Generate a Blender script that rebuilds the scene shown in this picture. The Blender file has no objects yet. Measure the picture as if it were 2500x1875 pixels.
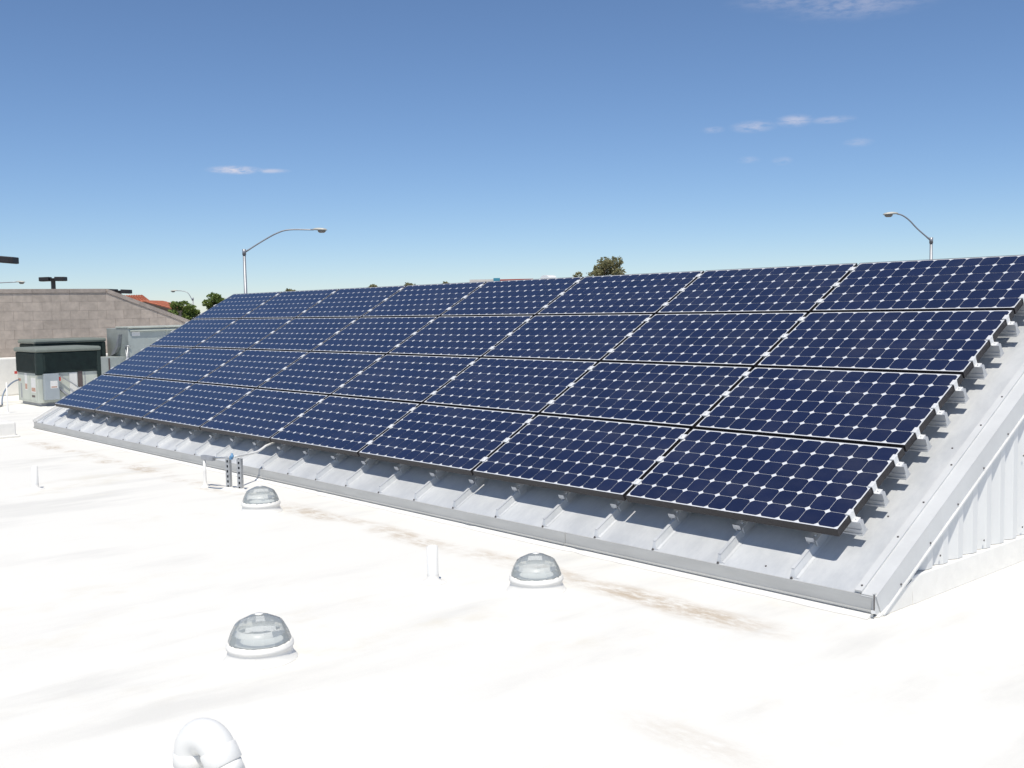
import bpy, bmesh, math, random
from mathutils import Vector, Matrix
R = math.radians
random.seed(7)
scene = bpy.context.scene
COL = scene.collection

# ------------------------------------------------------------------ camera
cam_d = bpy.data.cameras.new("camera")
cam_d.sensor_width = 36.0
cam_d.lens = 2590.22 / 2500 * 36.0
cam_d.clip_start = 0.05
cam_d.clip_end = 3000
cam = bpy.data.objects.new("camera", cam_d)
COL.objects.link(cam)
cx, cy, cz = Vector((.6604, .7509, -.0196)), Vector((.0401, -.0623, -.9973)), Vector((-.7498, .6578, -.0711))
m = Matrix.Identity(4)
for i in range(3):
    m[i][0], m[i][1], m[i][2] = cx[i], -cy[i], -cz[i]
m.translation = Vector((3.130, -5.085, 1.241))
cam.matrix_world = m
scene.camera = cam

# ------------------------------------------------------------------ sun and sky
SUN = Vector((.295, -.300, .905)).normalized()
SUN_EL = math.asin(SUN.z)
SUN_AZ = math.atan2(SUN.x, SUN.y)
world = bpy.data.worlds.new("World")
scene.world = world
world.use_nodes = True
wt = world.node_tree
wt.nodes.clear()


class NT:
    """small helper round a node tree"""
    def __init__(s, tree):
        s.t = tree

    def n(s, kind, **kw):
        nd = s.t.nodes.new(kind)
        for k, v in kw.items():
            setattr(nd, k, v)
        return nd

    def link(s, a, b):
        s.t.links.new(a, b)

    def put(s, sock, v):
        if isinstance(v, bpy.types.NodeSocket):
            s.link(v, sock)
        else:
            sock.default_value = v

    def math(s, op, a, b=None, clamp=False):
        nd = s.n('ShaderNodeMath', operation=op)
        nd.use_clamp = clamp
        s.put(nd.inputs[0], a)
        if b is not None:
            s.put(nd.inputs[1], b)
        return nd.outputs[0]

    def noise(s, vec, scale, detail=4, rough=.55):
        nd = s.n('ShaderNodeTexNoise')
        nd.inputs['Scale'].default_value = scale
        nd.inputs['Detail'].default_value = detail
        nd.inputs['Roughness'].default_value = rough
        if vec is not None:
            s.link(vec, nd.inputs['Vector'])
        return nd.outputs['Fac']

    def ramp(s, fac, lo, hi, a=0., b=1.):
        nd = s.n('ShaderNodeMapRange', interpolation_type='SMOOTHSTEP')
        s.put(nd.inputs[0], fac)
        nd.inputs[1].default_value, nd.inputs[2].default_value = lo, hi
        nd.inputs[3].default_value, nd.inputs[4].default_value = a, b
        return nd.outputs[0]

    def mix(s, fac, a, b, blend='MIX'):
        nd = s.n('ShaderNodeMix', data_type='RGBA', blend_type=blend)
        s.put(nd.inputs[0], fac)
        s.put(nd.inputs[6], a)
        s.put(nd.inputs[7], b)
        return nd.outputs[2]

    def scaled(s, vec, sc):
        nd = s.n('ShaderNodeMapping')
        nd.inputs['Scale'].default_value = sc
        s.link(vec, nd.inputs['Vector'])
        return nd.outputs[0]


w = NT(wt)
sky = w.n('ShaderNodeTexSky', sky_type='NISHITA')
sky.sun_disc = False
sky.sun_elevation = SUN_EL
sky.sun_rotation = SUN_AZ
sky.altitude = 3000
sky.air_density = 1.15
sky.dust_density = 1.0
sky.ozone_density = 10.0
geo = w.n('ShaderNodeNewGeometry')
sep = w.n('ShaderNodeSeparateXYZ')
tc = w.n('ShaderNodeTexCoord')
w.link(tc.outputs['Generated'], sep.inputs[0])
az = w.math('ARCTAN2', sep.outputs[1], sep.outputs[0])
el = w.math('ARCSINE', sep.outputs[2])
cn = w.noise(w.scaled(tc.outputs['Generated'], (70, 70, 260)), 1.0, 6, .62)
mask = None
# azimuth, elevation, half width, half height, strength of the few fair weather wisps
for a0, e0, wa, we, st in ((2.670, .1285, .026, .0042, .95), (2.640, .1280, .020, .0026, .5),
                           (2.196, .1582, .022, .0060, .42), (2.160, .1612, .018, .0060, .50),
                           (2.128, .1600, .022, .0040, .30), (2.232, .1572, .012, .0036, .24),
                           (2.105, .1392, .014, .0046, .26), (2.200, .1292, .012, .0036, .22),
                           (2.171, .1270, .010, .0042, .25), (2.105, .2560, .075, .0160, .26),
                           (2.165, .2640, .055, .0110, .22)):
    dx = w.math('DIVIDE', w.math('SUBTRACT', az, a0), wa)
    dy = w.math('DIVIDE', w.math('SUBTRACT', el, e0), we)
    rr = w.math('SQRT', w.math('ADD', w.math('MULTIPLY', dx, dx), w.math('MULTIPLY', dy, dy)))
    v = w.math('MULTIPLY', w.ramp(rr, 1.15, .1), st)
    mask = v if mask is None else w.math('MAXIMUM', mask, v)
mask = w.math('MULTIPLY', mask, w.ramp(cn, .28, .66))
# the camera's white balance leaves the blue a touch warmer than the model sky
warm = w.mix(1.0, sky.outputs[0], (1.22, 1.08, .98, 1), 'MULTIPLY')
wcol = w.mix(mask, warm, (6.6, 6.3, 6.9, 1))
bg = w.n('ShaderNodeBackground')
bg.inputs['Strength'].default_value = .116
w.link(wcol, bg.inputs['Color'])
out = w.n('ShaderNodeOutputWorld')
w.link(bg.outputs[0], out.inputs[0])

sun_d = bpy.data.lights.new("sun", 'SUN')
sun_d.energy = 4.10
sun_d.angle = R(.53)
sun_d.color = (1, .95, .85)
sun = bpy.data.objects.new("sun", sun_d)
COL.objects.link(sun)
sun.rotation_euler = (-SUN).to_track_quat('-Z', 'Y').to_euler()
sun.location = (0, 0, 30)

vs = scene.view_settings
vs.view_transform = 'Standard'
vs.look = 'None'
vs.exposure = 0.0
vs.gamma = 1
vs.use_curve_mapping = False
scene.cycles.max_bounces = 8
scene.cycles.transparent_max_bounces = 12

# ------------------------------------------------------------------ materials
MATS = {}


def mat(name, color, rough=.5, metal=0., var=.0, vscale=8., bump=0., bscale=30., coat=0., coat_rough=.05,
        spec=.5, island=0., stretch=(1, 1, 1)):
    """plain surface with a little uneven colour, relief and per-object difference"""
    if name in MATS:
        return MATS[name]
    mt = bpy.data.materials.new(name)
    mt.use_nodes = True
    t = NT(mt.node_tree)
    p = mt.node_tree.nodes['Principled BSDF']
    p.inputs['Roughness'].default_value = rough
    p.inputs['Metallic'].default_value = metal
    p.inputs['Specular IOR Level'].default_value = spec
    p.inputs['Coat Weight'].default_value = coat
    p.inputs['Coat Roughness'].default_value = coat_rough
    c = (*color, 1)
    tcn = t.n('ShaderNodeTexCoord')
    vec = t.scaled(tcn.outputs['Object'], stretch)
    val = None
    if var:
        nz = t.noise(vec, vscale, 6, .6)
        val = t.ramp(nz, .25, .75, 1 - var, 1 + var)
    if island:
        oi = t.n('ShaderNodeObjectInfo')
        v2 = t.ramp(oi.outputs['Random'], 0, 1, 1 - island, 1 + island)
        val = v2 if val is None else t.math('MULTIPLY', val, v2)
    if val is not None:
        hv = t.n('ShaderNodeVectorMath', operation='SCALE')
        hv.inputs[0].default_value = color
        t.link(val, hv.inputs['Scale'])
        t.link(hv.outputs[0], p.inputs['Base Color'])
    else:
        p.inputs['Base Color'].default_value = c
    if bump:
        b = t.n('ShaderNodeBump')
        b.inputs['Strength'].default_value = bump
        b.inputs['Distance'].default_value = .01
        t.link(t.noise(vec, bscale, 5, .6), b.inputs['Height'])
        t.link(b.outputs[0], p.inputs['Normal'])
    MATS[name] = mt
    return mt


def roof_coating_material():
    mt = bpy.data.materials.new("white_roof_coating")
    mt.use_nodes = True
    t = NT(mt.node_tree)
    p = mt.node_tree.nodes['Principled BSDF']
    p.inputs['Roughness'].default_value = .72
    p.inputs['Specular IOR Level'].default_value = .25
    g = t.n('ShaderNodeNewGeometry')
    pos = g.outputs['Position']
    s3 = t.n('ShaderNodeSeparateXYZ')
    t.link(pos, s3.inputs[0])
    X, Y = s3.outputs[0], s3.outputs[1]
    # roller streaks of thinner and dustier coating, long in the Y direction
    st = t.noise(t.scaled(pos, (2.6, .75, 1)), 1.0, 5, .58)
    big = t.noise(t.scaled(pos, (.5, .35, 1)), 1.0, 2, .5)
    grey = t.math('MULTIPLY', t.ramp(st, .46, .70), t.ramp(big, .36, .58))
    col = t.mix(t.math('MULTIPLY', grey, .68), (.82, .80, .745, 1), (.655, .64, .60, 1))
    # yellowish blotches
    yb = t.math('MULTIPLY', t.ramp(t.noise(t.scaled(pos, (1.7, 1.1, 1)), 1.3, 5, .6), .54, .74),
                t.ramp(t.noise(pos, .45, 2, .5), .40, .6))
    col = t.mix(t.math('MULTIPLY', yb, .38), col, (.66, .60, .47, 1))
    # silt left where rain water stands in front of the eave
    wob = t.math('MULTIPLY', t.math('SUBTRACT', t.noise(t.scaled(pos, (.9, .0, 1)), 1.0, 3, .5), .5), .22)
    dist = t.math('ABSOLUTE', t.math('ADD', t.math('ADD', Y, .655), wob))
    band = t.ramp(dist, .19, .03)
    patch = t.ramp(t.noise(t.scaled(pos, (.85, .6, 1)), 1.35, 4, .6), .40, .60)
    heavy = t.ramp(t.math('ABSOLUTE', t.math('ADD', X, .62)), .95, .25)
    patch = t.math('MAXIMUM', patch, heavy)
    fine = t.ramp(t.noise(t.scaled(pos, (7, 16, 1)), 1.0, 6, .7), .30, .66)
    inx = t.math('MULTIPLY', t.ramp(X, -12.9, -12.3), t.ramp(X, .35, -.1))
    silt = t.math('MULTIPLY', t.math('MULTIPLY', band, patch), t.math('MULTIPLY', fine, inx))
    col = t.mix(t.math('MULTIPLY', silt, .80), col, (.46, .35, .23, 1))
    # one more stained hollow close to the camera
    dx = t.math('DIVIDE', t.math('SUBTRACT', X, .62), .42)
    dy = t.math('DIVIDE', t.math('ADD', Y, 2.02), .13)
    hr = t.math('SQRT', t.math('ADD', t.math('MULTIPLY', dx, dx), t.math('MULTIPLY', dy, dy)))
    hol = t.math('MULTIPLY', t.ramp(hr, 1.2, .2), fine)
    col = t.mix(t.math('MULTIPLY', hol, .28), col, (.50, .40, .29, 1))
    # pin-head specks of grit
    vor = t.n('ShaderNodeTexVoronoi')
    vor.inputs['Scale'].default_value = 1.6
    t.link(pos, vor.inputs['Vector'])
    spk = t.math('MULTIPLY', t.ramp(vor.outputs['Distance'], .016, .009), .55)
    col = t.mix(spk, col, (.25, .23, .20, 1))
    t.link(col, p.inputs['Base Color'])
    b = t.n('ShaderNodeBump')
    b.inputs['Strength'].default_value = .35
    b.inputs['Distance'].default_value = .02
    h = t.math('ADD', t.noise(t.scaled(pos, (3, 1.2, 1)), 1.2, 5, .6), t.math('MULTIPLY', t.noise(pos, 45, 3, .6), .12))
    t.link(h, b.inputs['Height'])
    t.link(b.outputs[0], p.inputs['Normal'])
    MATS["white_roof_coating"] = mt
    return mt


def sheet_metal_material():
    mt = bpy.data.materials.new("galvanised_roof_sheet")
    mt.use_nodes = True
    t = NT(mt.node_tree)
    p = mt.node_tree.nodes['Principled BSDF']
    p.inputs['Roughness'].default_value = .42
    p.inputs['Metallic'].default_value = .12
    g = t.n('ShaderNodeNewGeometry')
    oi = t.n('ShaderNodeObjectInfo')
    pos = g.outputs['Position']
    cloudy = t.noise(t.scaled(pos, (2.2, 1.2, 1.2)), 2.0, 6, .65)
    spang = t.noise(t.scaled(pos, (9, 4, 4)), 4.0, 4, .7)
    f = t.math('ADD', t.math('MULTIPLY', cloudy, .7), t.math('MULTIPLY', spang, .3))
    col = t.mix(t.ramp(f, .36, .64), (.545, .56, .575, 1), (.635, .645, .65, 1))
    # chalky run marks down the slope
    run = t.ramp(t.noise(t.scaled(pos, (11, .9, .9)), 1.0, 4, .6), .58, .78)
    col = t.mix(t.math('MULTIPLY', run, .35), col, (.72, .72, .71, 1))
    v = t.ramp(oi.outputs['Random'], 0, 1, .95, 1.05)
    hv = t.n('ShaderNodeVectorMath', operation='SCALE')
    t.link(col, hv.inputs[0])
    t.link(v, hv.inputs['Scale'])
    t.link(hv.outputs[0], p.inputs['Base Color'])
    t.link(t.ramp(cloudy, .3, .7, .36, .52), p.inputs['Roughness'])
    b = t.n('ShaderNodeBump')
    b.inputs['Strength'].default_value = .5
    b.inputs['Distance'].default_value = .02
    t.link(t.noise(t.scaled(pos, (2.5, 1.5, 1.5)), 1.0, 2, .5), b.inputs['Height'])
    t.link(b.outputs[0], p.inputs['Normal'])
    MATS["galvanised_roof_sheet"] = mt
    return mt


def cell_material():
    mt = bpy.data.materials.new("navy_solar_cell")
    mt.use_nodes = True
    t = NT(mt.node_tree)
    p = mt.node_tree.nodes['Principled BSDF']
    p.inputs['Roughness'].default_value = .38
    p.inputs['Specular IOR Level'].default_value = .5
    p.inputs['Coat Weight'].default_value = 1.0
    p.inputs['Coat Roughness'].default_value = .06
    p.inputs['Coat IOR'].default_value = 1.42
    oi = t.n('ShaderNodeObjectInfo')
    tcn = t.n('ShaderNodeTexCoord')
    grain = t.noise(tcn.outputs['Object'], 420, 2, .6)
    f = t.math('ADD', t.math('MULTIPLY', oi.outputs['Random'], .6), t.math('MULTIPLY', grain, .4))
    col = t.mix(f, (.0042, .0072, .034, 1), (.0070, .0115, .050, 1))
    # thin film of dust, thicker in smears
    g = t.n('ShaderNodeNewGeometry')
    dn = t.noise(t.scaled(g.outputs['Position'], (1.6, 2.4, 2.4)), 1.3, 6, .65)
    dust = t.ramp(dn, .40, .80, 0, .055)
    col = t.mix(dust, col, (.34, .32, .29, 1))
    t.link(t.ramp(dn, .3, .75, .03, .13), p.inputs['Coat Roughness'])
    t.link(col, p.inputs['Base Color'])
    MATS["navy_solar_cell"] = mt
    return mt


def dome_material():
    mt = bpy.data.materials.new("clear_acrylic_dome")
    mt.use_nodes = True
    nt = mt.node_tree
    nt.nodes.clear()
    t = NT(nt)
    tr = t.n('ShaderNodeBsdfTransparent')
    tr.inputs[0].default_value = (.95, .96, .965, 1)
    gl = t.n('ShaderNodeBsdfGlossy')
    gl.inputs['Roughness'].default_value = .07
    df = t.n('ShaderNodeBsdfDiffuse')
    df.inputs[0].default_value = (.70, .735, .72, 1)
    fr = t.n('ShaderNodeFresnel')
    fr.inputs[0].default_value = 1.36
    m1 = t.n('ShaderNodeMixShader')
    m1.inputs[0].default_value = .36
    t.link(tr.outputs[0], m1.inputs[1])
    t.link(df.outputs[0], m1.inputs[2])
    m2 = t.n('ShaderNodeMixShader')
    t.link(fr.outputs[0], m2.inputs[0])
    t.link(m1.outputs[0], m2.inputs[1])
    t.link(gl.outputs[0], m2.inputs[2])
    o = t.n('ShaderNodeOutputMaterial')
    t.link(m2.outputs[0], o.inputs[0])
    MATS["clear_acrylic_dome"] = mt
    return mt


M_ROOF = roof_coating_material()
M_SHEET = sheet_metal_material()
M_CELL = cell_material()
M_DOME = dome_material()
M_BACK = mat("white_backsheet", (.74, .75, .76), .35, var=.03, coat=1.0, coat_rough=.08)
M_FRAME = mat("dark_anodised_frame", (.024, .021, .023), .5, 0, var=.15, vscale=20, spec=.45)
M_ALU = mat("mill_aluminium", (.62, .63, .64), .38, .55, var=.08, vscale=14)
M_CLAMP = mat("bright_clamp", (.80, .80, .79), .35, .15, var=.06, vscale=40)
M_TRIM = mat("white_painted_trim", (.62, .625, .62), .45, .0, var=.05, vscale=5, bump=.06, bscale=12)
M_FASCIA = mat("grey_eave_fascia", (.46, .46, .445), .5, .0, var=.07, vscale=3, stretch=(1, 6, 6))
M_SIDING = mat("white_ribbed_siding", (.72, .725, .715), .48, 0, var=.04, vscale=3, stretch=(1, 1, .3))
M_SCREW = mat("dark_screw", (.12, .11, .11), .5, .5)
M_PVC = mat("white_pvc", (.83, .82, .785), .34, 0, var=.03, vscale=9, bump=.04, bscale=25)
M_COATED = mat("coated_white", (.82, .80, .755), .7, 0, var=.03, vscale=12, bump=.35, bscale=22)
M_STEEL = mat("galvanised_steel", (.46, .47, .48), .42, .7, var=.18, vscale=30)
M_BRIGHT_DISC = mat("pale_bright_disc", (.80, .82, .80), .6, 0, var=.08, vscale=14)
M_HOLE = mat("dark_slot", (.03, .035, .05), .8)
M_BOXGREY = mat("grey_box_metal", (.34, .35, .37), .5, .3, var=.12, vscale=18)
M_BLUE = mat("blue_fitting", (.12, .27, .46), .45, 0, var=.15, vscale=30)
M_CABLE = mat("grey_blue_cable", (.20, .25, .33), .5)
M_HVAC = mat("pale_green_grey_cabinet", (.52, .545, .48), .5, .05, var=.09, vscale=4, stretch=(1, 1, .5))
M_HVAC2 = mat("grey_sheet_plenum", (.42, .455, .43), .46, .35, var=.12, vscale=3)
M_COIL = mat("dark_green_coil_guard", (.012, .026, .023), .75, 0, var=.25, vscale=9)
M_LID = mat("grey_green_lid", (.20, .225, .195), .55, 0, var=.08, vscale=5)
M_PANELGREY = mat("blue_grey_access_panel", (.36, .40, .42), .45, .1, var=.06, vscale=6)
M_LABEL = mat("paper_label", (.72, .71, .68), .6, var=.08, vscale=60)
M_RED = mat("red_tag", (.62, .07, .06), .5)
M_ORANGE = mat("faded_warning_print", (.50, .30, .22), .6, var=.3, vscale=60)
M_BROWN = mat("brown_slot", (.11, .085, .08), .7)
M_MORTAR = mat("grey_mortar", (.43, .365, .315), .95, var=.1, vscale=12, bump=.3, bscale=60)
M_BLOCK = mat("concrete_block", (.465, .395, .335), .92, var=.14, vscale=7, bump=.2, bscale=70, island=.07)
M_COPING = mat("block_coping", (.40, .34, .295), .92, var=.15, vscale=8, bump=.4, bscale=60, island=.05)
M_POLE = mat("galvanised_pole", (.36, .37, .39), .45, .5, var=.12, vscale=3)
M_HEAD = mat("lamp_head_paint", (.55, .54, .48), .5, .1, var=.1, vscale=8)
M_LENS = mat("lamp_lens", (.38, .34, .27), .2, 0, coat=.5)
M_BRONZE = mat("dark_bronze_fixture", (.035, .032, .033), .5, .1, var=.2, vscale=6)
M_GROUND = mat("dry_ground", (.19, .165, .135), .95, var=.25, vscale=.08, bump=.3, bscale=2)
M_TILE = mat("terracotta_tile", (.40, .130, .070), .8, var=.25, vscale=2.5, island=.12)
M_STUCCO = mat("beige_stucco", (.42, .34, .27), .9, var=.06, vscale=1.5)
M_WOOD = mat("brown_eave_board", (.10, .07, .055), .7)
M_WINDOW = mat("house_window", (.03, .04, .05), .1, coat=1)
M_BARK = mat("tree_bark", (.10, .075, .055), .95, var=.25, vscale=6)
M_SIGNWHITE = mat("sign_white", (.70, .66, .60), .6, var=.08, vscale=2)
M_SIGNBLUE = mat("sign_blue", (.06, .30, .42), .5)
M_SIGNRED = mat("sign_red", (.48, .10, .07), .5)


def leaf_mat(name, c1, c2):
    mt = bpy.data.materials.new(name)
    mt.use_nodes = True
    t = NT(mt.node_tree)
    p = mt.node_tree.nodes['Principled BSDF']
    p.inputs['Roughness'].default_value = .6
    g = t.n('ShaderNodeNewGeometry')
    lc = t.mix(g.outputs['Random Per Island'], (*c1, 1), (*c2, 1))
    t.link(lc, p.inputs['Base Color'])
    tl = t.n('ShaderNodeBsdfTranslucent')
    t.link(lc, tl.inputs['Color'])
    mx = t.n('ShaderNodeMixShader')
    mx.inputs[0].default_value = .42
    t.link(p.outputs[0], mx.inputs[1])
    t.link(tl.outputs[0], mx.inputs[2])
    t.link(mx.outputs[0], mt.node_tree.nodes['Material Output'].inputs[0])
    return mt


M_LEAF_OLIVE = leaf_mat("olive_leaf", (.20, .20, .095), (.40, .37, .20))
M_LEAF_GREEN = leaf_mat("green_leaf", (.10, .16, .035), (.26, .33, .085))


# ------------------------------------------------------------------ mesh building helpers
class MB:
    """collects shapes in one bmesh and links the result as ONE object"""
    def __init__(s):
        s.bm = bmesh.new()

    def box(s, x0, x1, y0, y1, z0, z1, T=None, bevel=0):
        pts = [(x, y, z) for z in (z0, z1) for y in (y0, y1) for x in (x0, x1)]
        if T:
            pts = [T(*q) for q in pts]
        v = [s.bm.verts.new(q) for q in pts]
        fs = [s.bm.faces.new([v[i] for i in f]) for f in
              ((0, 2, 3, 1), (4, 5, 7, 6), (0, 1, 5, 4), (2, 6, 7, 3), (0, 4, 6, 2), (1, 3, 7, 5))]
        if bevel:
            es = list({e for f in fs for e in f.edges})
            bmesh.ops.bevel(s.bm, geom=es, offset=bevel, segments=2, affect='EDGES', profile=.5)
        return s

    def prism(s, ring_a, ring_b):
        """closed solid between two equal rings of points"""
        a = [s.bm.verts.new(q) for q in ring_a]
        b = [s.bm.verts.new(q) for q in ring_b]
        n = len(a)
        s.bm.faces.new(a[::-1])
        s.bm.faces.new(b)
        for i in range(n):
            j = (i + 1) % n
            s.bm.faces.new([a[i], a[j], b[j], b[i]])
        return s

    def quad(s, *pts):
        s.bm.faces.new([s.bm.verts.new(q) for q in pts])
        return s

    def lathe(s, prof, c=(0, 0, 0), n=28, smooth=True, wob=0):
        """profile of (radius, z) turned round a vertical axis"""
        rings = []
        for k, (r, z) in enumerate(prof):
            if r < 1e-6:
                rings.append([s.bm.verts.new((c[0], c[1], c[2] + z))])
            else:
                rings.append([s.bm.verts.new((c[0] + r * math.cos(2 * math.pi * i / n), c[1] + r * math.sin(2 * math.pi * i / n),
                                              c[2] + z + (random.uniform(-wob, wob) if wob else 0))) for i in range(n)])
        for a, b in zip(rings, rings[1:]):
            for i in range(n):
                j = (i + 1) % n
                if len(a) == 1 and len(b) == 1:
                    continue
                if len(a) == 1:
                    f = s.bm.faces.new([a[0], b[j], b[i]])
                elif len(b) == 1:
                    f = s.bm.faces.new([a[i], a[j], b[0]])
                else:
                    f = s.bm.faces.new([a[i], a[j], b[j], b[i]])
                f.smooth = smooth
        return s

    def tube(s, path, rad, n=10, caps=True):
        path = [Vector(q) for q in path]
        rads = rad if isinstance(rad, (list, tuple)) else [rad] * len(path)
        rings = []
        up = Vector((0, 0, 1))
        prev = None
        for i, q in enumerate(path):
            d = (path[min(i + 1, len(path) - 1)] - path[max(i - 1, 0)]).normalized()
            if prev is None:
                u = d.cross(up)
                if u.length < 1e-3:
                    u = d.cross(Vector((1, 0, 0)))
            else:
                u = prev - d * prev.dot(d)
            u.normalize()
            prev = u
            v = d.cross(u)
            rings.append([s.bm.verts.new(q + rads[i] * (math.cos(2 * math.pi * k / n) * u + math.sin(2 * math.pi * k / n) * v))
                          for k in range(n)])
        for a, b in zip(rings, rings[1:]):
            for i in range(n):
                j = (i + 1) % n
                s.bm.faces.new([a[i], a[j], b[j], b[i]]).smooth = True
        if caps:
            s.bm.faces.new(rings[0][::-1])
            s.bm.faces.new(rings[-1])
        return s

    def mesh(s, name, material):
        bmesh.ops.recalc_face_normals(s.bm, faces=s.bm.faces)
        me = bpy.data.meshes.new(name)
        s.bm.to_mesh(me)
        s.bm.free()
        for mm in (material if isinstance(material, (list, tuple)) else [material]):
            me.materials.append(mm)
        return me

    def build(s, name, material, parent=None, label=None):
        o = bpy.data.objects.new(name, s.mesh(name, material))
        COL.objects.link(o)
        if parent:
            o.parent = parent
            o.matrix_parent_inverse = parent.matrix_world.inverted() if s is not None and WORLD_PARTS[0] else Matrix.Identity(4)
        if label:
            o['label'] = label
        return o


WORLD_PARTS = [True]      # parts written in world coordinates (True) or in their thing's own frame (False)


def tag(o, label=None, cat=None, group=None, kind=None):
    if label:
        o['label'] = label
    if cat:
        o['category'] = cat
    if group:
        o['group'] = group
    if kind:
        o['kind'] = kind
    return o


def empty(name, label, cat, loc=(0, 0, 0), group=None, matrix=None):
    o = bpy.data.objects.new(name, None)
    COL.objects.link(o)
    o.empty_display_size = .1
    if matrix is not None:
        o.matrix_world = matrix
    else:
        o.matrix_world = Matrix.Translation(loc)
    return tag(o, label, cat, group)


def child(name, me, parent, loc=(0, 0, 0), rotz=0):
    o = bpy.data.objects.new(name, me)
    COL.objects.link(o)
    o.parent = parent
    o.location = loc
    if rotz:
        o.rotation_euler.z = rotz
    return o


# ------------------------------------------------------------------ the setting
Z0 = -.40                 # top of the flat white roof
ZG = -4.0                 # street level
ground = MB().box(-900, 900, -900, 900, ZG - 1, ZG).build("ground", M_GROUND)
tag(ground, kind='structure')


def flat_roof():
    b = MB()
    x0, x1, y0, y1 = -23.5, 9.0, -14.0, 9.5
    b.box(x0, x1, y0, y1, ZG + .01, Z0)
    o = b.build("flat_roof", M_ROOF)
    tag(o, kind='structure')


flat_roof()

# ------------------------------------------------------------------ the standing seam roof under the panels
TH = R(28.5)
SV = Vector((0, math.cos(TH), math.sin(TH)))      # up the slope
NV = Vector((0, -math.sin(TH), math.cos(TH)))     # away from the slope
XV = Vector((1, 0, 0))
DROP = .20                                        # panel glass above the roof sheet
S_EAVE, S_RIDGE = -.242, 3.52
XL, XR = -13.20, .305
PITCH = .506


def RF(x, s, n):
    """point from position along the eave, up the slope, above the panel plane"""
    return XV * x + SV * s + NV * n


def mirror_y(p):
    yr = RF(0, S_RIDGE, -DROP).y
    return Vector((p.x, 2 * yr - p.y, p.z))


eave_p = RF(XR, S_EAVE, -DROP)
metal_roof = empty("metal_roof", "pale grey standing seam metal roof sloping up beneath the solar panels", "roof", (-6.4, eave_p.y, Z0))
seam_x = [-.219 - PITCH * k for k in range(26)]
edges = [XR - .10] + seam_x + [XL + .05]
for a, b_ in zip(edges, edges[1:]):
    MB().box(b_ + .002, a - .002, S_EAVE, S_RIDGE, -DROP - .012, -DROP, RF).build("roof_pan", M_SHEET, metal_roof)
for x in seam_x:
    g = MB()
    h = .038
    ends = ((S_EAVE + .012, S_EAVE + .045), (S_RIDGE - .01, S_RIDGE - .01))
    # tapered rib with a raked lower end and a narrow folded lip on top
    def sect(s_a, s_b):
        return [RF(x - .012, s_a, -DROP + .001), RF(x + .027, s_a, -DROP + .001), RF(x + .009, s_b, -DROP + h), RF(x - .007, s_b, -DROP + h)]
    g.prism(sect(ends[0][0], ends[0][1]), sect(ends[1][0], ends[1][1]))
    g.box(x - .010, x + .011, ends[0][1], ends[1][1], -DROP + h + .0005, -DROP + h + .006, RF)
    # the foot fillet where the sheet turns up
    q0 = [RF(x + .0275, ends[0][0] + .004, -DROP + .0012), RF(x + .045, ends[0][0] + .004, -DROP + .0012), RF(x + .0275, ends[0][0] + .005, -DROP + .006)]
    q1 = [RF(x + .0275, ends[1][0], -DROP + .0012), RF(x + .045, ends[1][0], -DROP + .0012), RF(x + .0275, ends[1][0], -DROP + .006)]
    g.prism(q0, q1)
    so = g.build("seam", M_SHEET, metal_roof)
# dark closure under each seam end
me_clos = MB().prism([(-.006, -.002, 0), (.010, -.002, 0), (.002, -.002, .012)], [(-.006, .006, 0), (.010, .006, 0), (.002, .006, .012)]).mesh("seam_closure", M_SCREW)
for x in seam_x:
    p = RF(x, S_EAVE + .004, -DROP + .002)
    o = child("seam_closure", me_clos, metal_roof)
    o.matrix_parent_inverse = metal_roof.matrix_world.inverted()
    o.location = p
# eave fascia: lengths of folded sheet with a drip hem
fy, fz = eave_p.y, eave_p.z
xs = [XR - .005, -2.0, -5.05, -8.1, -11.15, XL]
for i, (a, b_) in enumerate(zip(xs, xs[1:])):
    e = .0015 * (i % 2)
    g = MB()
    g.box(b_ + .002, a - .002, fy - .010 - e, fy - .002, fz - .076, fz + .0015)
    g.box(b_ + .002, a - .002, fy - .026 - e, fy - .0115 - e, fz - .079, fz - .071)
    g.build("eave_fascia", M_FASCIA, metal_roof)
# ridge cap, rear slope and left gable
g = MB()
g.prism([RF(XL, S_RIDGE - .14, -DROP + .002), RF(XR, S_RIDGE - .14, -DROP + .002), RF(XR, S_RIDGE - .14, -DROP + .010), RF(XL, S_RIDGE - .14, -DROP + .010)],
        [RF(XL, S_RIDGE, -DROP + .002), RF(XR, S_RIDGE, -DROP + .002), RF(XR, S_RIDGE, -DROP + .010), RF(XL, S_RIDGE, -DROP + .010)])
g.build("ridge_cap", M_TRIM, metal_roof)
ra = [RF(x, s, n) for x, s, n in ((XL, S_EAVE, -DROP - .012), (XR - .06, S_EAVE, -DROP - .012), (XR - .06, S_EAVE, -DROP), (XL, S_EAVE, -DROP))]
rb = [RF(x, s, n) for x, s, n in ((XL, S_RIDGE, -DROP - .012), (XR - .06, S_RIDGE, -DROP - .012), (XR - .06, S_RIDGE, -DROP), (XL, S_RIDGE, -DROP))]
MB().prism([mirror_y(q) for q in ra], [mirror_y(q) for q in rb]).build("rear_slope", M_SHEET, metal_roof)
yr = RF(0, S_RIDGE, 0).y
gab = [(fy + .03, Z0 + .002), (2 * yr - fy - .03, Z0 + .002), (2 * yr - fy - .03, fz - .04), (yr, RF(0, S_RIDGE, -DROP - .05).z), (fy + .03, fz - .04)]
MB().prism([(XL + .02, y, z) for y, z in gab], [(XL + .06, y, z) for y, z in gab]).build("end_wall", M_SIDING, metal_roof)
MB().prism([(XR - .16, y, z) for y, z in gab], [(XR - .12, y, z) for y, z in gab]).build("end_wall", M_SIDING, metal_roof)
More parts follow.
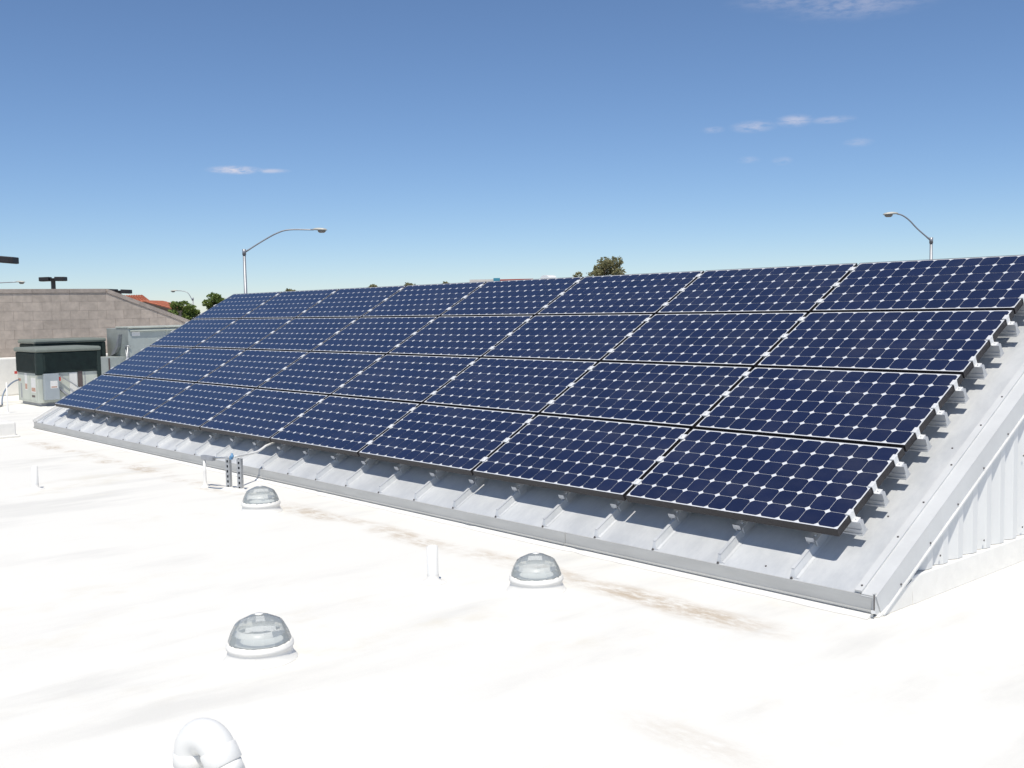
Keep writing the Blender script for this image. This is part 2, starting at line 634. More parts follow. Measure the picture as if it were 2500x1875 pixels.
MB().box(XL + .1, XR - .1, fy + .03, fy + .06, Z0 + .002, fz - .02).build("front_upstand", M_TRIM, metal_roof)


def rake(x_in, x_out, mirror=False):
    """folded gable trim: raised strip on the sheet, fascia face and bright bottom hem"""
    sgn = 1 if x_out > x_in else -1
    t = lambda p: mirror_y(p) if mirror else p
    g = MB()
    s0, s1 = S_EAVE - .006, S_RIDGE
    def bar(xa, xb, na, nb, sa=s0, sb=s1):
        a, b2 = min(xa, xb), max(xa, xb)
        g.prism([t(RF(a, sa, na)), t(RF(b2, sa, na)), t(RF(b2, sa, nb)), t(RF(a, sa, nb))],
                [t(RF(a, sb, na)), t(RF(b2, sb, na)), t(RF(b2, sb, nb)), t(RF(a, sb, nb))])
    top = -DROP + .010
    bar(x_in - sgn * .042, x_in - sgn * .0005, -DROP + .0015, -DROP + .020, S_EAVE + .004)     # raised flange screwed to the sheet
    bar(x_in, x_out, top - .006, top)                                          # top strip
    bar(x_out - sgn * .006, x_out, top - .118, top - .0065)                                  # face
    bar(x_out - sgn * .006, x_out + sgn * .014, top - .129, top - .1185)                     # hem
    return g.build("rake_trim", M_TRIM, metal_roof)


trim = rake(XR - .085, XR)
rake(XR - .085, XR, True)
rake(XL + .06, XL - .03)
MB().box(XL - .028, XL + .012, S_EAVE - .004, S_RIDGE, -DROP + .0105, -DROP + .042, RF).build("rake_curb", M_COATED, metal_roof)
me_screw = MB().lathe([(0, 0), (.006, .0), (.0055, .004), (0, .0055)], n=8).mesh("screw", M_SCREW)


def put_screw(p, normal, parent):
    o = bpy.data.objects.new("screw", me_screw)
    COL.objects.link(o)
    o.parent = parent
    o.matrix_parent_inverse = parent.matrix_world.inverted()
    o.matrix_world = Matrix.Translation(p) @ normal.to_track_quat('Z', 'Y').to_matrix().to_4x4()


for k in range(10):
    put_screw(RF(XR - .103, -.20 + .37 * k + (.05 if k % 3 == 1 else 0), -DROP + .0205), NV, trim)
    put_screw(RF(XR + .0005, -.02 + .36 * k, -DROP - .094), XV, trim)
put_screw(RF(.05, .40, -DROP), NV, metal_roof)
put_screw(RF(-.42, -.18, -DROP), NV, metal_roof)
put_screw(RF(.12, 1.1, -DROP), NV, metal_roof)
# corner strap at the eave and the plate closing the trim's end
MB().box(XR - .0035, XR + .0025, fy - .0315, fy - .0275, Z0 + .045, fz + .020).build("corner_strap", M_SCREW, metal_roof)
MB().box(XR - .012, XR + .008, fy - .040, fy - .0320, Z0 + .030, Z0 + .046).build("corner_strap", M_CLAMP, metal_roof)
g = MB()
g.box(XR - .086, XR - .008, S_EAVE - .012, S_EAVE - .0065, -DROP - .01, -DROP + .0036, RF)
g.build("corner_plate", M_TRIM, metal_roof)
hp = RF(0, S_EAVE - .006, -DROP + .024)
h2 = RF(0, S_EAVE + .30, -DROP - .10)
pl = [(fy - .027, fz + .024), (fy - .027, Z0 + .03), (-.090, Z0 + .004), (h2.y, h2.z), (hp.y + .02, hp.z)]
MB().prism([(XR - .0105, y_, z_) for y_, z_ in pl], [(XR - .0065, y_, z_) for y_, z_ in pl]).build("corner_plate", M_TRIM, metal_roof)

# ribbed siding on the right gable
XW = XR - .010


def soffit(y):
    yy = y if y <= yr else 2 * yr - y
    s = (yy - RF(0, 0, -DROP - .10).y) / math.cos(TH)
    return RF(0, s, -DROP - .10).z


ribs_y = []
y = .33
zb = Z0 + .155
MB_ = None
P_RIB = .178
prof = []
while y < 2 * yr - .35:
    prof.append(y)
    y += P_RIB
for y in prof:
    # one trapezoid rib with the flat pan beside it, cut along the slope
    pts = [(y - .0005, -.034), (y + .030, -.032), (y + .094, -.004), (y + .100, 0), (y + .158, 0), (y + P_RIB - .0015, -.034)]
    g = MB()
    vt = []
    for (yy, dx) in pts:
        zt = max(soffit(yy), zb + .001)
        vt.append(((XW + dx, yy, zb), (XW + dx, yy, zt)))
    for (a, a2), (b2, c2) in zip(vt, vt[1:]):
        v = [Vector(q) for q in (a, b2, c2, a2)]
        off = Vector((-.004, 0, 0))
        g.prism(v, [q + off for q in v])
    g.build("siding_rib", M_SIDING, metal_roof)
for (yy, zz) in ((.50, -.19), (1.035, -.19), (1.56, -.19), (1.56, .26), (2.1, -.19), (2.1, .3)):
    put_screw(Vector((XW + .001, yy + .07, zz)), XV, metal_roof)
# coated upstand below the siding
y0, y1 = -.06, 2 * yr + .06
def upst(y):
    return [(XW - .08, y, Z0 + .002), (XR + .010, y, Z0 + .002), (XR - .002, y, zb - .012), (XW + .003, y, zb - .003), (XW - .08, y, zb - .003)]
ya = .24
ua = [Vector(q) for q in upst(ya)]
MB().prism(ua, [Vector(q) for q in upst(y1)]).build("coated_upstand", M_COATED, metal_roof)
# its low wedge running out under the gable trim
we = [(XW - .08, Z0 + .002), (XR + .006, Z0 + .002), (XR + .003, zb - .02), (XW - .08, zb - .02)]
MB().prism([(x, -.115, Z0 + .002 + (z - Z0 - .002) * .03) for x, z in we], [(x, ya - .002, z) for x, z in we]).build("coated_upstand", M_COATED, metal_roof)
# rubbery white coating brought up to the fascia: one strip, uneven along its front
g = MB()
n = 150
prev = None
for i in range(n + 1):
    x = XL - .05 + (XR + .03 - XL) * i / n
    j = random.uniform(-.006, .006)
    f = fy - .050 + j + (.02 if random.random() < .04 else 0)
    ring = [(x, fy - .003, Z0 + .002), (x, f - .012, Z0 + .002), (x, f, fz - .098 + j * .4), (x, fy - .003, fz - .0825)]
    cur = [g.bm.verts.new(q) for q in ring]
    if prev:
        for k in range(4):
            l = (k + 1) % 4
            g.bm.faces.new([prev[k], prev[l], cur[l], cur[k]])
    else:
        g.bm.faces.new(cur[::-1])
    prev = cur
g.bm.faces.new(prev)
g.build("eave_flashing", M_COATED, metal_roof)

# ------------------------------------------------------------------ solar panels
PW, PH = 1.559, .798
PP, PQ = 1.585, .82
TK = .046
MR = Matrix(((1, 0, 0, 0), (0, SV.y, NV.y, 0), (0, SV.z, NV.z, 0), (0, 0, 0, 1)))
WORLD_PARTS[0] = False
# panel frame (bars butted end to end), back sheet and one cell: local origin at the middle of the underside
g = MB()
for (x0, x1, y0, y1) in ((-PW / 2, PW / 2, -PH / 2, -PH / 2 + .0055), (-PW / 2, PW / 2, PH / 2 - .0055, PH / 2),
                         (-PW / 2, -PW / 2 + .0035, -PH / 2 + .0055, PH / 2 - .0055), (PW / 2 - .0035, PW / 2, -PH / 2 + .0055, PH / 2 - .0055)):
    g.box(x0, x1, y0, y1, 0, TK)
for (x0, x1, y0, y1) in ((-PW / 2 + .0035, PW / 2 - .0035, -PH / 2 + .0056, -PH / 2 + .03), (-PW / 2 + .0035, PW / 2 - .0035, PH / 2 - .03, PH / 2 - .0056)):
    g.box(x0, x1, y0, y1, .0005, .003)
ME_FRAME = g.mesh("frame", M_FRAME)
ME_BACK = MB().box(-PW / 2 + .0037, PW / 2 - .0037, -PH / 2 + .0057, PH / 2 - .0057, TK - .008, TK - .0012).mesh("backsheet", M_BACK)
a_, r_ = .0627, .0762
ring = []
cut = math.sqrt(r_ * r_ - a_ * a_)
t0 = math.atan2(cut, a_)
for q in range(4):
    for k in range(5):
        ang = q * math.pi / 2 + t0 + (math.pi / 2 - 2 * t0) * k / 4
        ring.append((r_ * math.cos(ang), r_ * math.sin(ang)))
ME_CELL = MB().prism([(x, y, 0) for x, y in ring], [(x, y, .0009) for x, y in ring]).mesh("cell", M_CELL)
ME_JBOX = MB().box(-.06, .06, -.05, .05, TK - .03, TK - .0085).mesh("junction_box", M_HOLE)
rows = ["bottom", "second", "third", "top"]
ords = ["first", "second", "third", "fourth", "fifth", "sixth", "seventh", "eighth"]
CP = .128
for rr in range(4):
    for cc in range(8):
        xc = -PW / 2 - PP * cc
        sc = PQ * rr + PH / 2
        mtx = MR @ Matrix.Translation((xc, sc, -TK)) @ Matrix.Rotation(random.gauss(0, .0006), 4, 'X') @ Matrix.Rotation(random.gauss(0, .0004), 4, 'Y')
        if cc == 0:
            wh = "at the right end"
        elif cc == 7:
            wh = "at the far left end"
        else:
            wh = "%s from the right" % ords[cc]
        rown = {0: "bottom row", 1: "second row up", 2: "third row up", 3: "top row"}[rr]
        p = empty("solar_panel", "navy solar panel in the %s, %s" % (rown, wh), "solar panel", group="solar panels mounted on the metal roof", matrix=mtx)
        child("frame", ME_FRAME, p)
        child("backsheet", ME_BACK, p)
        child("junction_box", ME_JBOX, p, (0, PH / 2 - .12, 0))
        for i in range(12):
            for j in range(6):
                child("cell", ME_CELL, p, ((i - 5.5) * CP, (j - 2.5) * .1283, TK - .0011))

# ------------------------------------------------------------------ rails, clamps and feet
RAIL_S = [rr * PQ + v for rr in range(4) for v in (.155, .420, .690)]
RH = .084
prof = [(-.030, 0), (.030, 0), (.030, .010), (.022, .010), (.022, .034), (.016, .036), (.016, RH), (-.016, RH), (-.016, .036), (-.022, .034),
        (-.022, .010), (-.030, .010)]
RX0, RX1 = -8 * PP - .05, .052
ME_RAIL = MB().prism([(RX0, y, z) for y, z in prof], [(RX1, y, z) for y, z in prof]).mesh("rail_body", M_ALU)
gap = PP - PW
ME_MID = MB().box(-.025, .025, -.027, .027, .0015, .0065).box(-gap / 2 + .003, gap / 2 - .003, -.024, .024, -TK + .001, .0012).lathe([(.0085, .006), (.0085, .011), (0, .0112)], n=8).mesh("mid_clamp", M_CLAMP)
# Z shaped end clamp: lip on the glass, leg down beside the frame, foot outwards on the rail
ME_END = MB().box(-.020, .006, -.025, .025, .0015, .0075).box(.002, .006, -.022, .022, -TK + .006, .0014).box(.002, .036, -.022, .022, -TK + .0012, -TK + .0056).lathe([(.007, -TK + .006), (.007, -TK + .013), (0, -TK + .0132)], c=(.021, 0, 0), n=8).mesh("end_clamp", M_CLAMP)
# seam clamp: two cheeks gripping the seam and an angle foot up to the rail
zf = DROP - TK - RH     # height of the rail underside above the sheet
ME_FOOT = MB().box(-.034, -.0215, -.122, .020, .030, zf - .003).box(.019, .031, -.122, .020, .024, zf - .003).box(-.034, .034, -.128, .026, zf - .0025, zf - .0003).box(-.034, .020, -.1315, -.1285, zf - .016, zf + .016).lathe([(.008, zf), (.008, zf + .007), (0, zf + .0072)], c=(.004, -.085, 0), n=8).mesh("seam_clamp", M_ALU)
names3 = ["lowest", "middle", "upper"]
for k, s in enumerate(RAIL_S):
    rr, j = divmod(k, 3)
    rown = {0: "bottom panel row", 1: "panel row second from the bottom", 2: "panel row second from the top", 3: "top panel row"}[rr]
    mtx = MR @ Matrix.Translation((0, s, -TK - RH))
    p = empty("mounting_rail", "silver aluminium rail under the %s, %s of the three there" % (rown, names3[j]), "mounting rail",
              group="aluminium rails carrying the solar panels", matrix=mtx)
    child("rail_body", ME_RAIL, p)
    for cc in range(1, 8):
        child("mid_clamp", ME_MID, p, (-PP * cc + gap / 2, random.uniform(-.006, .006), TK + RH))
    child("end_clamp", ME_END, p, (.0005, 0, TK + RH))
    child("end_clamp", ME_END, p, (-PP * 7 - PW - .0005, 0, TK + RH), math.pi)
    for x in seam_x[::1 if k == 0 else 2]:
        if x < RX0:
            continue
        child("seam_clamp", ME_FOOT, p, (x, 0, -zf))
WORLD_PARTS[0] = True

# ------------------------------------------------------------------ tubular skylights
def skylight(x, y, label, rot):
    p = empty("skylight", label, "skylight", (x, y, Z0), "tubular dome skylights on the white roof")
    r = .147
    random.seed(int(abs(x) * 100))
    g = MB()
    g.lathe([(r + .030, .001), (r + .018, .012), (r + .008, .030), (r + .004, .052), (r + .012, .060), (r + .012, .074), (r + .002, .080), (r - .012, .079), (r - .012, .03)], (x, y, Z0), 40)
    g.build("flashing", M_COATED, p)
    g = MB()
    g.lathe([(r + .010, .070), (r + .007, .083), (r - .003, .088), (r - .006, .074)], (x, y, Z0), 56, wob=.004)
    g.build("sealant_bead", M_COATED, p)
    # dome: steep faceted skirt, clear belt, shallow crown with a button on top
    n = 18
    g = MB()
    g.lathe([(r, .080), (r + .001, .094), (r - .012, .132), (r - .034, .172), (r - .046, .181), (.050, .205), (.020, .212), (0, .214)], (x, y, Z0), n, smooth=False)
    g.build("dome", M_DOME, p)
    g = MB()
    g.lathe([(.020, .2135), (.018, .2170), (0, .2180)], (x, y, Z0), 16)
    g.build("dome_button", M_PVC, p)
    g = MB()
    g.lathe([(r - .010, .02), (r - .010, .084), (r - .016, .084), (r - .017, .079), (0, .080)], (x, y, Z0), 36)
    g.build("bright_disc", M_BRIGHT_DISC, p)  # pale disc added across the tube to brighten the dome's inside
    # white ring standing in for a band of reflected light inside the dome
    g = MB()
    g.lathe([(r - .030, .122), (r - .042, .148), (r - .046, .148), (r - .034, .122)], (x, y, Z0), 36)
    g.build("reflection_ring", M_PVC, p)
    return p


skylight(-1.405, -2.735, "clear dome skylight on the open white roof, nearest to the camera", 0)
skylight(-1.375, -.972, "clear dome skylight beside the tall white vent pipe in the middle", .3)
skylight(-4.80, -.92, "small clear dome skylight just right of the steel strut posts", .7)


# ------------------------------------------------------------------ pipes on the roof
def vent_pipe(x, y, h, r, label, lean=(0, 0)):
    p = empty("vent_pipe", label, "vent pipe", (x, y, Z0), "white vent pipes standing on the flat roof")
    g = MB()
    n = 20
    rings = []
    g.lathe([(r + .05, .001), (r + .018, .008), (r + .004, .022), (r + .0015, .045)], (x, y, Z0), 24)
    g.build("boot", M_COATED, p)
    g = MB()
    g.lathe([(r, .001), (r, h), (r - .004, h + .0005), (r - .004, h - .08), (0, h - .08)], (x, y, Z0), n)
    g.build("pipe", M_PVC, p)
    return p


vent_pipe(-1.94, -1.30, .22, .034, "slim white vent pipe left of the middle dome skylight")
vent_pipe(-7.48, -1.88, .22, .030, "short white vent pipe alone on the left of the flat roof")
vent_pipe(-16.37, .42, .53, .012, "thin tall white vent pipe at the left edge near the air conditioner")


def gooseneck():
    p = empty("gooseneck_vent", "white plastic gooseneck pipe bending over at the bottom edge of the photo", "vent pipe", (-.25, -3.59, Z0))
    a = Vector((-.256, -3.600, Z0))
    d = Vector((.94, .34, 0)).normalized()
    r = .056
    zt = -.245
    c = .064
    path = [a + Vector((0, 0, z)) for z in (.001, .10)] + [Vector((a.x, a.y, zt))]
    g = MB()
    g.tube([a + Vector((0, 0, .001)), Vector((a.x, a.y, zt - .010))], r, 28)
    g.build("riser", M_PVC, p)
    # sweep of the two joined elbows
    arc = []
    for k in range(17):
        t = math.pi * (k / 16) * .86
        arc.append(Vector((a.x, a.y, zt)) + d * (c - c * math.cos(t)) + Vector((0, 0, c * math.sin(t))))
    g = MB()
    g.tube(arc, r + .003, 28, caps=False)
    g.build("elbow", M_PVC, p)
    e = (arc[-1] - arc[-2]).normalized()
    g = MB()
    g.tube([arc[-1] - e * .006, arc[-1] - e * .002, arc[-1] + e * .050, arc[-1] + e * .054], [r + .003, r + .007, r + .007, r + .003], 28)
    g.build("socket", M_PVC, p)
    g = MB()
    g.tube([arc[-1] + e * .050, arc[-1] + e * .095], r + .001, 28)
    g.build("outlet", M_PVC, p)
    g = MB()
    g.tube([Vector((a.x, a.y, zt - .045)), Vector((a.x, a.y, zt - .041)), Vector((a.x, a.y, zt)), Vector((a.x, a.y, zt + .004))], [r + .003, r + .007, r + .007, r + .003], 28)
    g.build("socket", M_PVC, p)
    g = MB()
    g.lathe([(r + .06, .001), (r + .02, .010), (r + .004, .03)], a, 28)
    g.build("boot", M_COATED, p)


gooseneck()

# ------------------------------------------------------------------ strut posts with conduit
def strut_post(x, y, h, label, dark_back=False):
    p = empty("strut_post", label, "post", (x, y, Z0), "slotted steel posts by the eave")
    g = MB()
    w = .041
    # channel: slotted web on the camera side made of strips between the slots, two returns behind
    z = Z0 + .001
    rot = Matrix.Rotation(R(35), 3, 'Z')
    def T(u, v, zz):
        q = rot @ Vector((u, v, 0))
        return Vector((x + q.x, y + q.y, zz))
    n = 6
    stp = (h - .02) / n
    g.box(-w / 2, -.008, -.003, 0, Z0 + .001, Z0 + h, T)
    g.box(.008, w / 2, -.003, 0, Z0 + .001, Z0 + h, T)
    g.box(-w / 2, -w / 2 + .003, .0002, .04, Z0 + .001, Z0 + h, T)
    g.box(w / 2 - .003, w / 2, .0002, .04, Z0 + .001, Z0 + h, T)
    for k in range(n + 1):
        g.box(-.0079, .0079, -.003, 0, max(Z0 + .001, Z0 + k * stp - .008), min(Z0 + h, Z0 + k * stp + .016), T)
    g.build("channel", M_STEEL, p)
    MB().box(-w / 2 + .004, w / 2 - .004, .012, .038, Z0 + .002, Z0 + h - .004, T).build("slot_shade", M_HOLE, p)  # dark fill painting the shade of the hollow behind the slots
    MB().lathe([(.075, .001), (.05, .012), (.036, .022), (0, .022)], (x, y, Z0), 18).build("boot", M_COATED, p)
    return p


strut_post(-6.035, -.600, .305, "slotted steel strut post, left one of the pair by the eave")
strut_post(-5.875, -.565, .300, "slotted steel strut post, right one of the pair, beside the small skylight")
# conduit riser with fitting, and conduit to the array
p = empty("electrical_conduit", "thin grey conduit riser with a pull fitting running across to the panels", "conduit", (-6.33, -.69, Z0))
MB().tube([(-6.33, -.69, Z0 + .001), (-6.33, -.69, -.145)], .013, 12).build("riser", M_PVC, p)
MB().lathe([(.05, .001), (.02, .02), (.014, .06), (.0135, .16)], (-6.33, -.69, Z0), 16).build("boot", M_COATED, p)
MB().box(-.02, .125, -.020, .020, -.020, .024, lambda x, y, z: Vector((-6.335 + x * .9, -.69 + x * .35 + y, -.118 + z - x * .06)), bevel=.006).build("pull_fitting", M_BOXGREY, p)
MB().tube([(-6.225, -.648, -.118), (-6.12, -.62, -.110), (-5.97, -.575, -.094)], .009, 10).build("crossing", M_STEEL, p)
MB().tube([(-5.97, -.570, -.092), (-6.05, -.48, -.100), (-6.16, -.35, -.111), (-6.23, -.25, -.116), (-6.27, -.16, -.110), (-6.30, -.10, -.094), (-6.33, -.04, -.072), (-6.35, .06, -.052)], .012, 10).build("flexible_conduit", M_PVC, p)
MB().lathe([(.016, 0), (.016, .018), (.011, .020), (.011, .036), (0, .037)], (-5.975, -.58, -.093), 10).build("gland", M_BLUE, p)
MB().box(-.016, .016, -.012, .012, -.02, .012, lambda x, y, z: Vector((-5.985 + x, -.585 + y, -.095 + z)), bevel=.003).build("coupling", M_BLUE, p)
tag(MB().tube([(-6.26, -.69, Z0 + .005), (-6.16, -.665, Z0 + .005), (-6.07, -.62, Z0 + .008)], .006, 8).build("loose_wire", M_CABLE), "short thin wire lying on the roof between riser and strut posts", "wire")

# low white equipment curb at the left edge
p = empty("roof_curb", "low white coated curb box on the flat roof at the left edge", "curb", (-12.9, -.95, Z0))
MB().box(-13.6, -12.35, -1.60, -.62, Z0 + .001, -.19, bevel=.02).build("box", M_COATED, p)
MB().box(-13.64, -12.31, -1.64, -.58, Z0 + .001, Z0 + .03, bevel=.008).build("flange", M_COATED, p)

# ------------------------------------------------------------------ air conditioners
def hvac(x0, x1, y0, y1, z1, name, label, detailed):
    """packaged unit; its fronts are the faces towards +X and -Y"""
    p = empty(name, label, "air conditioner", ((x0 + x1) / 2, (y0 + y1) / 2, Z0), "green grey packaged air conditioners on the roof")
    zc = z1 - .47        # foot of the coil section
    zl = z1 - .085
    MB().box(x0 + .06, x1 - .05, y0 + .05, y1 - .05, Z0 + .001, Z0 + .06).build("base_rail", M_BOXGREY, p)
    MB().box(x0, x1, y0, y1, Z0 + .0605, zc - .001, bevel=.008).build("cabinet", M_HVAC, p)
    # corner posts and door seams
    MB().box(x1 - .075, x1 + .004, y0 - .004, y0 + .075, Z0 + .062, zc - .002, bevel=.004).build("corner_post", M_HVAC, p)
    MB().box(x1 - .46, x1 - .10, y0 - .005, y0 - .0005, Z0 + .10, zc - .03).build("access_panel", M_HVAC, p)
    MB().box(x0 + .06, x1 - .48, y0 - .005, y0 - .0005, Z0 + .10, zc - .03).build("access_panel", M_HVAC, p)
    # coil section: dark core with wire guard louvres
    o = .022
    MB().box(x0 - o, x1 + o, y0 - o, y1 + o, zc, zl - .001, bevel=.03).build("coil_core", M_COIL, p)
    n = 16
    for k in range(n):
        z = zc + .03 + (zl - zc - .06) * k / (n - 1)
        g = MB()
        g.box(x0 + .05, x1 - .09, y0 - o - .010, y0 - o - .001, z, z + .006)
        g.box(x1 + o + .001, x1 + o + .010, y0 + .13, y1 - .05, z, z + .006)
        g.build("louvre", M_COIL, p)
    MB().box(x1 - .06, x1 + o + .010, y0 - o - .012, y0 + .10, zc - .03, zl - .002, bevel=.012).build("coil_corner", M_COIL, p)
    MB().box(x1 - .08, x1 + o + .012, y1 - .04, y1 + o + .012, zc - .15, zl - .002, bevel=.012).build("coil_corner", M_COIL, p)
    MB().box(x0 - .05, x1 + .05, y0 - .05, y1 + .05, zl, z1, bevel=.038).build("lid", M_LID, p)
    if detailed:
        b = MB().box(x1 + .0045, x1 + .135, y0 + .075, y0 + .33, Z0 + .12, Z0 + .60, bevel=.006).build("disconnect_box", M_PANELGREY, p)
        MB().box(x1 + .1352, x1 + .138, y0 + .17, y0 + .30, Z0 + .33, Z0 + .47).build("sticker", M_LABEL, b)
        MB().box(x1 + .1382, x1 + .139, y0 + .185, y0 + .285, Z0 + .345, Z0 + .368).build("sticker_print", M_ORANGE, b)
        MB().box(x1 + .03, x1 + .06, y0 + .335, y0 + .385, Z0 + .46, Z0 + .53).build("red_handle", M_RED, p)
        MB().box(x1 + .0005, x1 + .012, y0 + .56, y0 + .70, Z0 + .20, Z0 + .60).build("pale_panel", M_LABEL, p)
        MB().box(x1 + .0005, x1 + .010, y0 + .715, y0 + .80, Z0 + .30, Z0 + .63).build("vent_slot", M_BROWN, p)
        MB().box(x1 + .0005, x1 + .006, y0 + .84, y0 + .855, Z0 + .12, zc - .02).build("door_edge", M_BOXGREY, p)
        MB().tube([(x1 + .03, y0 + .12, zc - .05), (x1 + .06, y0 + .38, zc - .06), (x1 + .07, y0 + .56, Z0 + .42), (x1 + .08, y0 + .74, Z0 + .28), (x1 + .1, y0 + .9, Z0 + .1)], .012, 8).build("conduit", M_STEEL, p)
        MB().prism([(x1 + .01, y0 + .36, Z0 + .30), (x1 + .06, y0 + .36, Z0 + .30), (x1 + .06, y0 + .36, Z0 + .35), (x1 + .01, y0 + .36, Z0 + .35)],
                   [(x1 + .01, y0 + .62, Z0 + .04), (x1 + .06, y0 + .62, Z0 + .04), (x1 + .06, y0 + .62, Z0 + .09), (x1 + .01, y0 + .62, Z0 + .09)]).build("brace", M_BOXGREY, p)
        # stickers on the end face
        for (xa, xb, za, zb2, mt_) in ((.14, .40, .25, .52, M_LABEL), (.16, .38, .27, .34, M_ORANGE), (.62, .76, .28, .60, M_LABEL), (.63, .75, .30, .40, M_ORANGE),
                                       (.20, .38, .16, .20, M_BROWN), (.95, 1.03, .12, .40, M_BOXGREY), (1.0, 1.16, .44, .49, M_ORANGE)):
            d = .0052 if mt_ in (M_LABEL, M_BROWN, M_BOXGREY) else .0062
            MB().box(x1 - xb, x1 - xa, y0 - d - .001, y0 - d, Z0 + za, Z0 + zb2).build("sticker", mt_, p)
        MB().box(x0 - .03, x0 + .01, y0 - .05, y0 - .006, Z0 + .57, Z0 + .62).build("red_cap", M_RED, p)
    return p


hvac(-18.46, -17.26, 1.22, 2.34, .68, "air_conditioner", "green grey air conditioner with stickers and a red handle, in front of the other", True)
hvac(-19.88, -18.92, 1.72, 3.06, .80, "air_conditioner", "dark topped air conditioner half hidden behind the stickered one", False)
# the taller sheet metal unit on their right
p = empty("air_handler", "plain grey sheet metal air handler with a pale top lid beside the array end", "air handler", (-18.6, 3.9, Z0))
MB().box(-19.18, -18.02, 3.23, 4.70, Z0 + .001, .985, bevel=.008).build("cabinet", M_HVAC2, p)
MB().box(-18.66, -17.965, 3.22, 4.74, .986, 1.022, bevel=.006).build("lid", M_HVAC, p)
MB().box(-18.019, -17.972, 3.26, 4.70, .925, .950, bevel=.004).build("drip_edge", M_HVAC, p)
hd = [(-18.36, 3.228, .87), (-18.33, 3.228, .87), (-18.42, 3.228, .62), (-18.60, 3.228, .48), (-18.92, 3.228, .405), (-18.70, 3.228, .52), (-18.50, 3.228, .66)]
MB().prism([Vector(q) for q in hd], [Vector(q) + Vector((0, -.07, -.01)) for q in hd]).build("hood_flap", M_BOXGREY, p)
MB().tube([(-18.10, 3.20, .60), (-18.06, 3.18, .63), (-18.00, 3.20, .635), (-17.985, 3.25, .63)], .013, 8).build("pipe", M_STEEL, p)
MB().tube([(-18.10, 3.20, .60), (-18.03, 3.19, .30), (-18.02, 3.19, Z0 + .05)], .013, 8).build("pipe", M_STEEL, p)
MB().tube([(-18.00, 3.20, .62), (-17.995, 3.19, .20), (-17.995, 3.19, Z0 + .05)], .013, 8).build("pipe", M_STEEL, p)
MB().box(-18.018, -18.010, 3.30, 3.47, .83, .915).build("sticker", M_LABEL, p)
MB().box(-18.018, -18.008, 4.02, 4.04, Z0 + .02, .92).build("door_edge", M_HVAC, p)
MB().box(-18.80, -18.10, 2.62, 3.215, Z0 + .001, .415, bevel=.006).build("lower_duct", M_HVAC2, p)
MB().box(-18.095, -18.085, 2.84, 2.865, Z0 + .02, .40).build("duct_seam", M_BROWN, p)
# blue cable and hose from the near unit
g = MB()
pp = []
for k in range(14):
    t = k / 13
    pp.append((-18.35 + .35 * t, 1.205 - .42 * math.sin(t * 1.5), .06 - .44 * t ** 1.6))
tag(g.tube(pp, .014, 8).build("power_cable", M_CABLE), "blue grey cable arching from the near air conditioner down to the roof", "cable")
tag(MB().tube([(-17.99, .78, Z0 + .02), (-17.6, .55, Z0 + .02), (-17.2, .30, Z0 + .02)], .018, 8).build("drain_hose", M_BOXGREY), "dark hose lying on the white roof at the left edge", "hose")

# ------------------------------------------------------------------ concrete block wall on the left
XB = -21.2
wall = empty("block_wall", "weathered pinkish grey concrete block wall with a sloping right shoulder behind the air conditioners", "wall", (XB, 2.5, Z0))
YT, ZT, YE, ZE = 4.02, 1.775, 5.90, 1.045      # top corner and a point down the slope, under the coping
slope = (ZE - ZT) / (YE - YT)


def wall_top(y):
    return ZT if y < YT else ZT + (y - YT) * slope


Y_A, Y_B = -1.6, 7.6
core = [(Y_A, Z0), (Y_B, Z0), (Y_B, wall_top(Y_B)), (YT, ZT), (Y_A, ZT)]
MB().prism([(XB - .19, y, z) for y, z in core], [(XB - .0032, y, z) for y, z in core]).build("mortar", M_MORTAR, wall)


def clip(poly, a, b, c):
    """keep a*y + b*z <= c"""
    outp = []
    for i in range(len(poly)):
        p0, p1 = poly[i], poly[(i + 1) % len(poly)]
        d0, d1 = a * p0[0] + b * p0[1] - c, a * p1[0] + b * p1[1] - c
        if d0 <= 0:
            outp.append(p0)
        if d0 * d1 < 0:
            t = d0 / (d0 - d1)
            outp.append((p0[0] + t * (p1[0] - p0[0]), p0[1] + t * (p1[1] - p0[1])))
    return outp


zrow = ZT
k = 0
rb_ = random.Random(3)
while zrow > Z0 + .15:
    z1, z0 = zrow - .0025, zrow - .198
    y = Y_A + (-.2 if k % 2 else 0)
    while y < Y_B:
        rect = [(max(y + .004, Y_A), z0), (min(y + .396, Y_B), z0), (min(y + .396, Y_B), z1), (max(y + .004, Y_A), z1)]
        poly = clip(rect, -slope, 1, ZT - slope * YT - .004)
        poly = [q for i, q in enumerate(poly) if (Vector(q) - Vector(poly[i - 1])).length > 1e-4]
        if len(poly) >= 3:
            dx = rb_.uniform(.0002, .0028)
            MB().prism([(XB - .004, a, b) for a, b in poly], [(XB + dx, a, b) for a, b in poly]).build("concrete_block", M_BLOCK, wall)
        y += .4
    zrow -= .2
    k += 1
